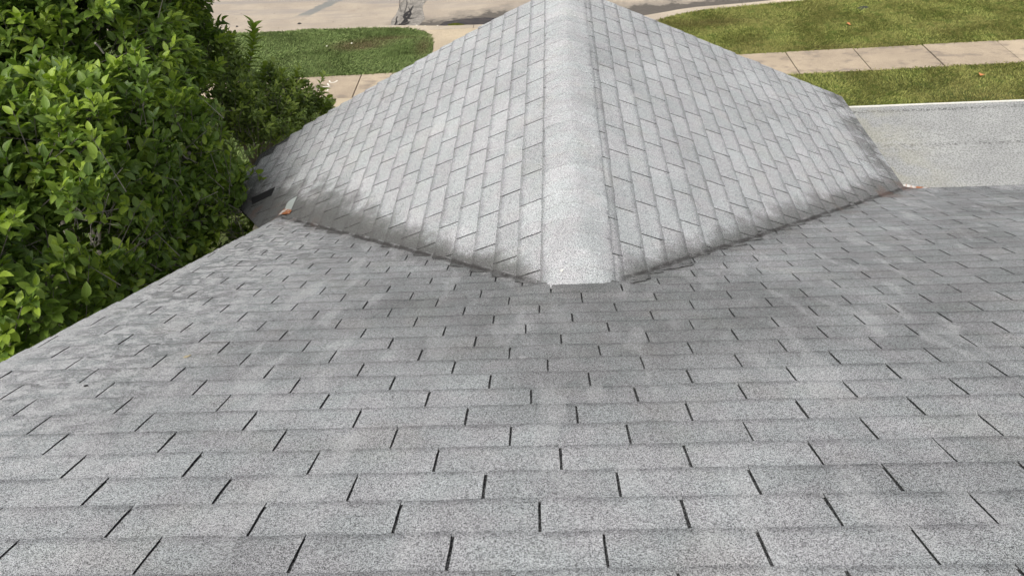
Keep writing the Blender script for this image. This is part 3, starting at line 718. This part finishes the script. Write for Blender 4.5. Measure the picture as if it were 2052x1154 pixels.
# puddle in the gutter, with moss
def puddle_mat():
    s = NT('stagnant_water'); n = s.noise(7, 4, .6); c = s.mix(s.ss(n, .4, .65), (.018, .010, .007), (.045, .03, .022)); return s.done(c, .18, .35)
M_PUD = puddle_mat()
pp = [(820,345),(880,300),(960,285),(1080,270),(1200,255),(1320,245),(1450,238),(1600,245),(1750,240),(1900,235),(2100,235),(2300,240),(2300,330),(2000,345),(1750,345),(1500,340),(1350,330),(1200,325),(1080,345),(950,352)]
pc = pz(pp); link('puddle', mesh('puddle', [(x, y, -.1085) for x, y in pc], [tuple(range(len(pc)-1, -1, -1))], M_PUD), kind='structure')
def blob(name, c, rx, ry, h, mat, seed, **k):
    r = random.Random(seed); V = [(c[0], c[1], c[2]+h)]; F = []
    for ring, rad in ((1, .35), (2, .65), (3, 1.)):
        for q in range(14):
            t = 2*math.pi*q/14; rr = rad*(1+.25*mnoise.noise((q*.8, ring*.2, seed))); V.append((c[0]+rx*rr*math.cos(t), c[1]+ry*rr*math.sin(t), c[2]+h*(1-rad**2)*r.uniform(.7, 1.2)))
    for q in range(14):
        F.append((0, 1+q, 1+(q+1) % 14))
        for g_ in (0, 14): F.append((1+g_+q, 15+g_+q, 15+g_+(q+1) % 14, 1+g_+(q+1) % 14))
    return link(name, mesh(name, V, F, mat, True), None, **k)
mo = pz([(1045, 335)])[0]; blob('moss', (mo[0], mo[1], -.112), .19, .07, .03, ground_mat('wet_moss', (.05, .06, .008), (.09, .095, .012), (.025, .03, .005), 18), 5, label='bright olive moss clump growing in the dark gutter puddle', category='moss')
M_PALE = simple('pale_pebble', (.72, .68, .58), .8)
for i, (px, py, zz, r_, lab) in enumerate([(655, 93, .02, .022, 'white pebble in the middle of the lawn island beyond the bush'), (705, 87, .02, .02, 'pale pebble beside the brown patch of the lawn island'),
        (810, 138, .02, .02, 'small white pebble at the lower right of the lawn island'), (835, 53, -.1, .04, 'cream stone in the gutter silt, leftmost of the three by the kerb'), (852, 53, -.1, .028, 'white stone in the gutter silt, middle of the three by the kerb'), (877, 53, -.1, .028, 'pale stone in the gutter silt, nearest the kerb joint')]):
    p = onz(px, py, zz); blob('pebble', (p.x, p.y, zz-.004), r_, r_*.8, r_*.8, M_PALE, i, label=lab, category='pebble', group='pale stones about the kerb and lawn')
for i, (px, py, lab) in enumerate([(600, 48, 'dark clod lying on the tan street left of the mortar strip'), (475, 54, 'tiny dark clod on the street near the top of the bush sprig')]):
    p = onz(px, py, -.11); blob('clod', (p.x, p.y, -.116), .05 if i == 0 else .03, .03, .03, M_TAR, 30+i, label=lab, category='clod')

# ------------------------------------------------------------ grass
def grass_mat(name, pal, bare):
    s = NT(name); t = s.attr('tint'); n = s.noise(1.3, 4, .6); n2 = s.noise(6, 3, .6)
    c = s.mix(s.ss(t, .2, .8), s.mix(1., pal[0], (.5, .5, .5), 'MULTIPLY'), s.mix(1., pal[1], (1.25, 1.2, 1.2), 'MULTIPLY')); c = s.mix(s.ss(n, .38, .62, 0, .45), c, pal[2]); c = s.mix(s.ss(n2, .50, .64, 0, .6), c, s.mix(1., pal[3], (.7, .75, .7), 'MULTIPLY'))
    c = s.mix(s.attr('dry'), c, bare)
    s.done(c, .7, .25); tr = s.N.new('ShaderNodeBsdfTranslucent'); s.L.new(c, tr.inputs[0]); mx = s.N.new('ShaderNodeMixShader'); mx.inputs[0].default_value = .3
    s.L.new(s.b.outputs[0], mx.inputs[1]); s.L.new(tr.outputs[0], mx.inputs[2]); s.L.new(mx.outputs[0], s.out.inputs[0]); return s.m
M_GR = grass_mat('olive_lawn_grass', [(.235, .28, .062), (.35, .39, .115), (.32, .30, .10), (.18, .26, .055)], (.21, .145, .07))
M_GL = grass_mat('green_lawn_grass', [(.17, .25, .08), (.24, .32, .115), (.19, .265, .085), (.21, .24, .095)], (.20, .145, .085))
def inside(poly, x, y):
    x = np.asarray(x); y = np.asarray(y); r = np.zeros(x.shape, bool); n = len(poly)
    for i in range(n):
        (x1, y1), (x2, y2) = poly[i], poly[(i+1) % n]
        if y1 == y2: continue
        c = ((y1 > y) != (y2 > y)) & (x < (x2-x1)*(y-y1)/(y2-y1)+x1); r ^= c
    return r
def vis_mask(x, y):
    d = np.stack([x, y, np.full(x.shape, -H)], 1); z = d @ np.array(CF); a = 1026+FPX*(d @ np.array(CR))/z; b = 577-FPX*(d @ np.array(CU))/z
    return (a > -260) & (a < 2320) & (b > -150) & (b < 420)
def grass(name, poly, n, mat, hgt, lean, dryf, spill=.03, bias=(0, 0), **props):
    xs = [p[0] for p in poly]; ys = [p[1] for p in poly]
    x = rng.uniform(max(min(xs), -11), min(max(xs), 12), n*3); y = rng.uniform(max(min(ys), 7.5), min(max(ys), 19), n*3)
    k = inside(poly, x+rng.normal(0, spill, x.size), y+rng.normal(0, spill, x.size)) & vis_mask(x, y); x = x[k][:n]; y = y[k][:n]; m_ = x.size
    dry = np.clip(dryf(x, y), 0, 1); keep = rng.random(m_) > dry*.35; x, y, dry = x[keep], y[keep], dry[keep]; m_ = x.size
    ang = rng.uniform(0, 2*np.pi, m_); h = hgt*rng.uniform(.5, 1.25, m_)*(1-.45*dry); wd = rng.uniform(.0045, .0085, m_)
    # clumped lie of the grass
    la = 2.5*np.sin(x*1.9+np.sin(y*2.3))+1.7*np.cos(y*2.7+x); lx = np.cos(la)*lean+bias[0]+rng.normal(0, .35, m_); ly = np.sin(la)*lean+bias[1]+rng.normal(0, .35, m_)
    bx, by = np.cos(ang)*wd, np.sin(ang)*wd; z0 = np.full(m_, -.014)
    V = np.stack([np.stack([x-bx, y-by, z0], 1), np.stack([x+bx, y+by, z0], 1), np.stack([x+bx*.7+lx*h*.45, y+by*.7+ly*h*.45, z0+h*.7], 1), np.stack([x+lx*h, y+ly*h, z0+h*.95], 1)], 1).reshape(-1, 3)
    i0 = np.arange(m_)*4; F = np.stack([i0, i0+1, i0+2, i0+3], 1)
    me = bpy.data.meshes.new(name); me.vertices.add(len(V)); me.vertices.foreach_set('co', V.ravel().astype('f')); me.loops.add(F.size); me.loops.foreach_set('vertex_index', F.ravel().astype('i'))
    me.polygons.add(m_); me.polygons.foreach_set('loop_start', np.arange(m_, dtype='i')*4); me.polygons.foreach_set('loop_total', np.full(m_, 4, 'i')); me.update(calc_edges=True)
    for nm, a in (('tint', np.repeat(rng.random(m_), 4)), ('dry', np.repeat(dry*rng.uniform(.6, 1, m_), 4))):
        at = me.attributes.new(nm, 'FLOAT', 'POINT'); at.data.foreach_set('value', a.astype('f'))
    me.materials.append(mat); return link(name, me, None, kind='stuff', **props)
def g2(x, y, cx, cy, sx, sy): return np.exp(-((x-cx)/sx)**2-((y-cy)/sy)**2)
def nz(x, y, s, o): return np.array([mnoise.noise((a*s, b*s, o)) for a, b in zip(x, y)])
grass('lawn_island_grass', ISL, 190000, M_GL, .046, .45, lambda x, y: 1.3*g2(x, y, -3.75, 15.3, .55, .28)+.8*g2(x, y, -3.1, 15.65, .5, .15)+.9*g2(x, y, -2.35, 15.1, .18, .5)-.15+.5*np.clip(nz(x, y, 1.4, 3), 0, 1)*.5, bias=(.6, .1),
      label='green grass of the lawn island left of the driveway', category='grass')
def dry_r(x, y): return .25*np.clip(nz(x, y, 1.1, 7)+.3, 0, 1)+.6*g2(x, y, 3.4, 15.75, 1.0, .22)+.45*g2(x, y, 5.8, swy(5.8, 1)+.1, 1.4, .15)
grass('verge_grass', RUP, 230000, M_GR, .042, .4, dry_r, label='olive grass of the verge between kerb and right hand sidewalk', category='grass')
grass('front_yard_grass', RLO, 150000, M_GR, .040, .4, lambda x, y: .3*np.clip(nz(x, y, 1.1, 17)+.3, 0, 1)+.35*g2(x, y, 7.4, 11.9, .8, .5), label='olive grass of the front yard behind the porch roof', category='grass')
grass('side_yard_grass', LLO, 60000, M_GL, .06, .5, lambda x, y: x*0, label='green grass strip below the sidewalk beside the bush', category='grass')
# valve cover sunk in the verge
p = onz(1730, 17, 0); blob('valve_cover', (p.x, p.y, -.015), .16, .10, .055, simple('dark_valve_lid', (.045, .05, .035), .8), 77, label='dark round cover sunk in the verge grass near the top right', category='valve cover')
def dead_leaf(px, py, sz, lab, seed):
    p = onz(px, py, .03); r = random.Random(seed); a = r.uniform(0, 6); V = []; n = 6
    for i in range(n+1):
        f = i/n; w_ = math.sin(math.pi*f**.8)*.42+.02
        for s_ in (-1, 0, 1): V.append(Vector((sz*(f-.5), s_*w_*sz, .02+sz*(.25*abs(s_)*w_+.12*math.sin(f*5)))))
    M = Matrix.Translation(p) @ Matrix.Rotation(a, 4, 'Z'); V = [M @ v for v in V]
    F = [q for i in range(n) for q in ((3*i, 3*i+1, 3*i+4, 3*i+3), (3*i+1, 3*i+2, 3*i+5, 3*i+4))]
    link('fallen_leaf', mesh('fallen_leaf', V, F, M_LEAFD, True), None, label=lab, category='leaf', group='dead leaves on the lawns')
M_LEAFD = simple('orange_brown_leaf', (.50, .20, .075), .7)
dead_leaf(1967, 152, .13, 'orange dead leaf lying on the front yard grass below the sidewalk', 1); dead_leaf(1700, 51, .10, 'tan dead leaf lying on the verge grass above the sidewalk', 2)

# ------------------------------------------------------------ tree and bush
def leaf_mat(name, young, mature, deep):
    s = NT(name); t = s.ma('FRACT', s.ma('ADD', s.attr('tint'), s.rnd())); rib = s.attr('rib'); yg = s.attr('young')
    c = s.mix(t, deep, mature); c = s.mix(yg, c, young); c = s.mix(s.ss(rib, .22, .0, 0, .45), c, s.mix(.5, c, (.30, .40, .12)))
    c = s.mix(s.ss(rib, .75, 1.0, 0, .25), c, (.26, .32, .10))
    n = s.noise(35, 3, .6); c = s.mix(1., c, s.mix(n, (.8,)*3, (1.2,)*3), 'MULTIPLY')
    s.done(c, .5, .4); tr = s.N.new('ShaderNodeBsdfTranslucent'); s.L.new(s.mix(1., c, (1.25, 1.4, .55), 'MULTIPLY'), tr.inputs[0]); mx = s.N.new('ShaderNodeMixShader'); mx.inputs[0].default_value = .28
    s.L.new(s.b.outputs[0], mx.inputs[1]); s.L.new(tr.outputs[0], mx.inputs[2]); s.L.new(mx.outputs[0], s.out.inputs[0]); return s.m
M_LF = leaf_mat('glossy_green_leaf', (.27, .37, .045), (.15, .24, .034), (.058, .108, .021))
M_LF2 = leaf_mat('small_green_leaf', (.30, .38, .08), (.20, .275, .062), (.09, .135, .04))
def bark(name, a, b):
    s = NT(name); n = s.noise(25, 5, .65, vec=s.scale((1, 1, .3))); s.bump(n, .5, .01); return s.done(s.mix(n, a, b), .9, .2)
M_BK = bark('grey_bark', (.10, .09, .075), (.27, .25, .22))
# leaf template: midrib folded up at the sides, tip bent down
NS = 5; LT = []; LR = []
for i in range(NS+1):
    f = i/NS; w_ = .27*math.sin(math.pi*min(1, f*.93+.04))**.8*(1.15-.3*f) if 0 < i < NS else .012
    for s_ in (-1, 0, 1): LT.append((s_*w_, f, abs(s_)*w_*.42-.22*f*f)); LR.append(abs(s_)*1.)
LT = np.array(LT); LR = np.array(LR)
LF = [q for i in range(NS) for q in ((3*i, 3*i+1, 3*i+4, 3*i+3), (3*i+1, 3*i+2, 3*i+5, 3*i+4))]
def blocked(p, r=.0):        # inside the house or its eaves
    x, y, z = p
    if y < 4.95 and x > RAKE_X-.05-r: return True
    if 4.3 < y < 6.45 and x > -2.85 and zg(x, y)-.12 < z < zg(x, y)+.05: return True
    if x > -2.32 and y < 6.5: return True
    return False
def ray(px, py, dist):
    q = (CR*((px-1026)/FPX)-CU*((py-577)/FPX)+CF).normalized(); return CAM+q*dist
def build_plant(root, lumps, leafsize, mat, per, nleaf, young_p, n_obj, inner=.35, keep=None, gap=-.24):
    """shoots on the skin of each lump of the crown, fewer inside; returns nothing"""
    Ls = []; tw = []
    for (c, rad, dens, up) in lumps:
        c = Vector(c); n = int(dens*4*math.pi*((rad[0]*rad[1]*rad[2])**(2/3)))
        for _ in range(n):
            d = Vector(rng.normal(0, 1, 3)).normalized()
            if d.z < -.35 and random.random() < .75: continue
            f = 1-abs(random.gauss(0, .10)) if random.random() > inner else random.uniform(.35, .9)
            bumpy = 1+.34*mnoise.noise(d*2.6+c)
            p = c+Vector((d.x*rad[0], d.y*rad[1], d.z*rad[2]))*f*bumpy
            if blocked(p) or p.z < .25: continue
            if mnoise.noise(p*2.1) < gap: continue
            if keep and not keep(p): continue
            ax = (d*.75+Vector((0, 0, up))+Vector(rng.normal(0, .35, 3))).normalized()
            L = leafsize*random.uniform(1.4, 2.6); tip = p+ax*L*.5; root_ = p-ax*L*.5
            tw.append((root_, tip)); yg = 1 if (f > .84 and random.random() < young_p) else 0
            a0 = random.uniform(0, 6.28); A = ax.orthogonal().normalized(); B = ax.cross(A)
            nl = random.randint(nleaf-2, nleaf+2)
            for q in range(nl):
                g_ = q/(nl-1); ph = a0+q*2.4; out = A*math.cos(ph)+B*math.sin(ph)
                el = .25+.75*g_; dr = (out*(1.05-.55*g_)+ax*el+Vector((0, 0, .12))).normalized()
                sz = leafsize*random.uniform(.7, 1.15)*(1-.25*abs(g_-.55))
                nrm = (Vector((0, 0, 1.))+ax*.5+out*.2+Vector(rng.normal(0, .35, 3)))
                nrm = (nrm-dr*nrm.dot(dr)).normalized()
                pos = root_+(tip-root_)*(.25+.75*g_)+out*.006
                if blocked(pos+dr*sz, -.03): continue
                Ls.append((pos, dr, nrm, sz, min(1, yg*(.35+.65*g_)*random.uniform(.6, 1.1)+(.15*random.random() if f > .8 else 0)), f))
    # nearest, outermost, in-frame leaves become objects
    order = []
    for i, (pos, dr, nrm, sz, y_, f) in enumerate(Ls):
        q = proj(pos)
        if q and -10 < q[0] < 2060 and 0 < q[1] < 1154 and f > .9:
            vd = (CAM-pos).normalized(); order.append((-(sz/q[2])*(abs(nrm.dot(vd))+.25)*(1 if y_ > .3 else .8), i))
    order.sort(); pick = set(i for _, i in order[:n_obj])
    base = []
    for y_ in (0, .5, .9):
        base.append(mesh('leaf', LT, LF, mat, True, {'tint': [0]*len(LT), 'rib': LR, 'young': [y_]*len(LT)}))
    N = len(Ls)-len(pick); V = np.zeros((N, len(LT), 3)); tint = np.zeros((N, len(LT))); yy = np.zeros((N, len(LT))); k = 0
    for i, (pos, dr, nrm, sz, y_, f) in enumerate(Ls):
        X = dr.cross(nrm)
        if i in pick:
            M = Matrix.Identity(4)
            for r in range(3): M[r][0] = X[r]*sz; M[r][1] = dr[r]*sz; M[r][2] = nrm[r]*sz; M[r][3] = pos[r]
            o = link('leaf', base[0 if y_ < .3 else 1 if y_ < .65 else 2], None, M); under(o, root); continue
        B = np.array([X, dr, nrm])*sz; T_ = LT*np.array([random.uniform(.8, 1.15), 1, random.uniform(.3, 1.8)])
        V[k] = T_ @ B+np.array(pos); tint[k] = random.random(); yy[k] = y_; k += 1
    V = V.reshape(-1, 3); nq = len(LF); F = (np.array(LF)[None]+(np.arange(N)*len(LT))[:, None, None]).reshape(-1, 4)
    me = bpy.data.meshes.new('foliage'); me.vertices.add(len(V)); me.vertices.foreach_set('co', V.ravel().astype('f')); me.loops.add(F.size); me.loops.foreach_set('vertex_index', F.ravel().astype('i'))
    me.polygons.add(len(F)); me.polygons.foreach_set('loop_start', np.arange(len(F), dtype='i')*4); me.polygons.foreach_set('loop_total', np.full(len(F), 4, 'i')); me.polygons.foreach_set('use_smooth', np.ones(len(F), bool)); me.update(calc_edges=True)
    for nm, a in (('tint', tint.ravel()), ('young', yy.ravel()), ('rib', np.tile(LR, N))):
        at = me.attributes.new(nm, 'FLOAT', 'POINT'); at.data.foreach_set('value', a.astype('f'))
    me.materials.append(mat); o = link('foliage', me, None, kind='stuff'); under(o, root)
    TV = []
    for a, b in tw[::2]: TV.append(tube([a-(b-a)*.8, b], [.0032, .0014], 3))
    o = link('twig', mesh('twig', *join(TV), M_BK), None, kind='stuff'); under(o, root)
    return len(Ls)
def limb(root, a, b, r0, r1, name='branch', sag=.15):
    a, b = Vector(a), Vector(b); pts = []; n = 7
    for i in range(n): f = i/(n-1); pts.append(a.lerp(b, f)+Vector((.06*math.sin(f*5+a.x), .06*math.cos(f*4+b.y), sag*math.sin(math.pi*f))))
    o = link(name, mesh(name, *tube(pts, [r0+(r1-r0)*i/(n-1) for i in range(n)], 8), M_BK, True)); under(o, root)

lum = []
def add(px, py, dist, r, dens=135, up=.5, flat=1.): lum.append((ray(px, py, dist), (r, r, r*flat), dens, up))
add(230, 340, 5.45, .62); add(120, 300, 5.3, .45); add(370, 300, 5.9, .42); add(60, 400, 5.0, .5); add(330, 420, 5.6, .42); add(440, 400, 6.0, .36)
add(150, 520, 5.0, .50); add(300, 520, 5.35, .36); add(40, 600, 4.7, .42); add(170, 610, 4.9, .28); add(-60, 500, 4.7, .5); add(-150, 350, 5.2, .6)
add(100, 60, 6.5, .85); add(220, 60, 6.9, .62); add(310, 70, 7.4, .38); add(20, 180, 6.2, .6); add(-120, 60, 6.6, .9); add(150, -80, 7.2, .9); add(310, 170, 7.2, .42); add(300, -60, 7.6, .42); add(-80, -120, 7.2, 1.)
add(385, 85, 7.7, .27); add(355, -10, 7.8, .3); add(420, 480, 6.35, .34); add(350, 550, 6.1, .4); add(250, 610, 5.6, .36); add(490, 400, 6.5, .22)
add(230, 640, 5.6, .5, 45); add(420, 520, 6.6, .5, 45); add(470, 440, 6.3, .32)
lum.append((Vector((-3.6, 5.2, 1.7)), (1.1, 1.8, .8), 22, .4)); lum.append((Vector((-3.1, 3.6, 2.0)), (.8, 1.0, .8), 30, .4)); lum.append((Vector((-4.4, 6.2, 2.4)), (1.2, 1.0, 1.0), 22, .4))
tree = empty('broadleaf_tree', (-4.0, 5.3, 0), label='dense broadleaf tree with glossy green leaves crowding the left edge of the roof', category='tree')
n1_ = build_plant(tree, lum, .081, M_LF, 1, 9, .5, 300)
limb(tree, (-4.0, 5.3, -.05), (-3.9, 5.2, 1.7), .13, .09, 'trunk', 0)
for c, r, dn, up in lum[:18:2]: limb(tree, (-3.9, 5.2, 1.6), c, .045, .012)
for (a, b) in ([(690, 1030), (800, 1025)], [(700, 1154), (690, 1060)], [(520, 880), (545, 945)], [(545, 1120), (585, 1075)], [(550, 250), (600, 310)]):
    pa, pb = ray(a[0] / 2.884, a[1]/2.884, 5.2), ray(b[0]/2.884, b[1]/2.884, 5.25) if True else None
    o = link('branch', mesh('branch', *tube([pa, (pa+pb)/2+Vector((0, 0, .01)), pb], [.007, .006, .005], 5), M_BK)); under(o, tree)

lum2 = []
def add2(px, py, dist, r, dens=115, up=.9, fl=1.): lum2.append((ray(px, py, dist), (r, r, r*fl), dens, up))
add2(455, 235, 7.6, .42); add2(520, 250, 8.0, .42); add2(570, 225, 8.3, .36); add2(430, 170, 7.7, .33); add2(610, 235, 8.5, .24); add2(600, 190, 8.6, .16, 160); add2(540, 175, 8.4, .22); add2(470, 150, 8.1, .22)
lum2[:] = [(c, tuple(q*.86 for q in rr), dn, up) for c, rr, dn, up in lum2]
add2(500, 285, 7.55, .27); add2(540, 262, 7.8, .22); add2(470, 360, 7.0, .3)
add2(480, 320, 7.4, .34); add2(645, 222, 8.7, .10, 200); add2(430, 110, 8.0, .2); add2(505, 350, 7.2, .25)
lum2.append((Vector((-3.0, 7.2, 1.6)), (.7, .7, 1.0), 30, .8))
bush = empty('tall_bush', (-3.0, 7.2, 0), label='tall loose bush with small narrow leaves between the tree and the gable corner', category='bush')
n2_ = build_plant(bush, lum2, .062, M_LF2, 1, 9, .35, 150)
limb(bush, (-3.0, 7.2, -.05), (-3.0, 7.25, 1.5), .06, .04, 'trunk', 0)
for c, r, dn, up in lum2[:10]: limb(bush, (-3.0, 7.25, 1.4), c, .022, .007)
# upright sprigs standing clear of the bush
def sprig(pl, dist, ls, mat, root, spread=1., y_=.75, n=34):
    pts = [ray(a, b, dist) for a, b in pl]; o = link('branch', mesh('branch', *tube(pts, [.008-.0055*i/(len(pts)-1) for i in range(len(pts))], 5), M_BK)); under(o, root)
    base = mesh('leaf', LT, LF, mat, True, {'tint': [0]*len(LT), 'rib': LR, 'young': [y_]*len(LT)})
    for q in range(n):
        f = (q+.5)/n; s_ = f*(len(pts)-1); i = int(s_); p = pts[i].lerp(pts[min(i+1, len(pts)-1)], s_-i); ax = (pts[min(i+1, len(pts)-1)]-pts[i]).normalized() if i < len(pts)-1 else Vector((0, 0, 1))
        A = ax.orthogonal().normalized(); B = ax.cross(A); ph = q*2.4; out = A*math.cos(ph)+B*math.sin(ph); dr = (out*(1.25-.6*f)+ax*(.3+.5*f)).normalized()
        nrm = (ax+out*.1+Vector((0, 0, .6))); nrm = (nrm-dr*nrm.dot(dr)).normalized(); X = dr.cross(nrm); sz = ls*random.uniform(.7, 1.15)
        M = Matrix.Identity(4)
        for r in range(3): M[r][0] = X[r]*sz; M[r][1] = dr[r]*sz; M[r][2] = nrm[r]*sz; M[r][3] = p[r]
        under(link('leaf', base, None, M), root)
sprig([(492, 190), (500, 130), (508, 90), (510, 52)], 8.0, .125, M_LF, bush, n=44)
sprig([(490, 160), (472, 110), (462, 88)], 8.1, .10, M_LF2, bush, n=20)
sprig([(545, 190), (540, 150), (548, 125)], 8.3, .09, M_LF2, bush, n=20)
sprig([(585, 190), (590, 160), (600, 135)], 8.5, .08, M_LF2, bush, n=18)
sprig([(610, 215), (635, 185), (650, 150)], 8.6, .085, M_LF2, bush, n=20)
for px, py, dd_, dx_, ln_ in [(420,120,7.9,-6,60),(440,150,8,4,62),(462,170,8.1,10,50),(520,190,8.3,12,60),(535,200,8.3,-6,66),(560,200,8.4,8,58),(575,205,8.5,20,52),(600,215,8.5,4,50),(625,225,8.6,22,44),(640,232,8.6,20,36),(480,215,8,-10,64),(505,215,8.1,10,50),(550,235,8.2,-4,50),(590,240,8.3,10,50),(445,210,7.8,6,60),(470,260,7.6,14,56),(520,270,7.8,18,50),(560,270,8.,14,40)]:
    sprig([(px, py), (px+dx_*.5+random.uniform(-3, 3), py-ln_*.5), (px+dx_, py-ln_)], dd_, random.uniform(.075, .095), M_LF if random.random() < .4 else M_LF2, bush, n=22)
sprig([(395, 110), (400, 60), (395, 10)], 7.7, .10, M_LF, tree, n=26)
sprig([(470, 350), (500, 330), (530, 365)], 6.75, .085, M_LF, tree, n=14)
print('leaves', n1_, n2_, 'objects', len(bpy.data.objects), 'tris', sum(len(m_.polygons)*2 for m_ in bpy.data.meshes))
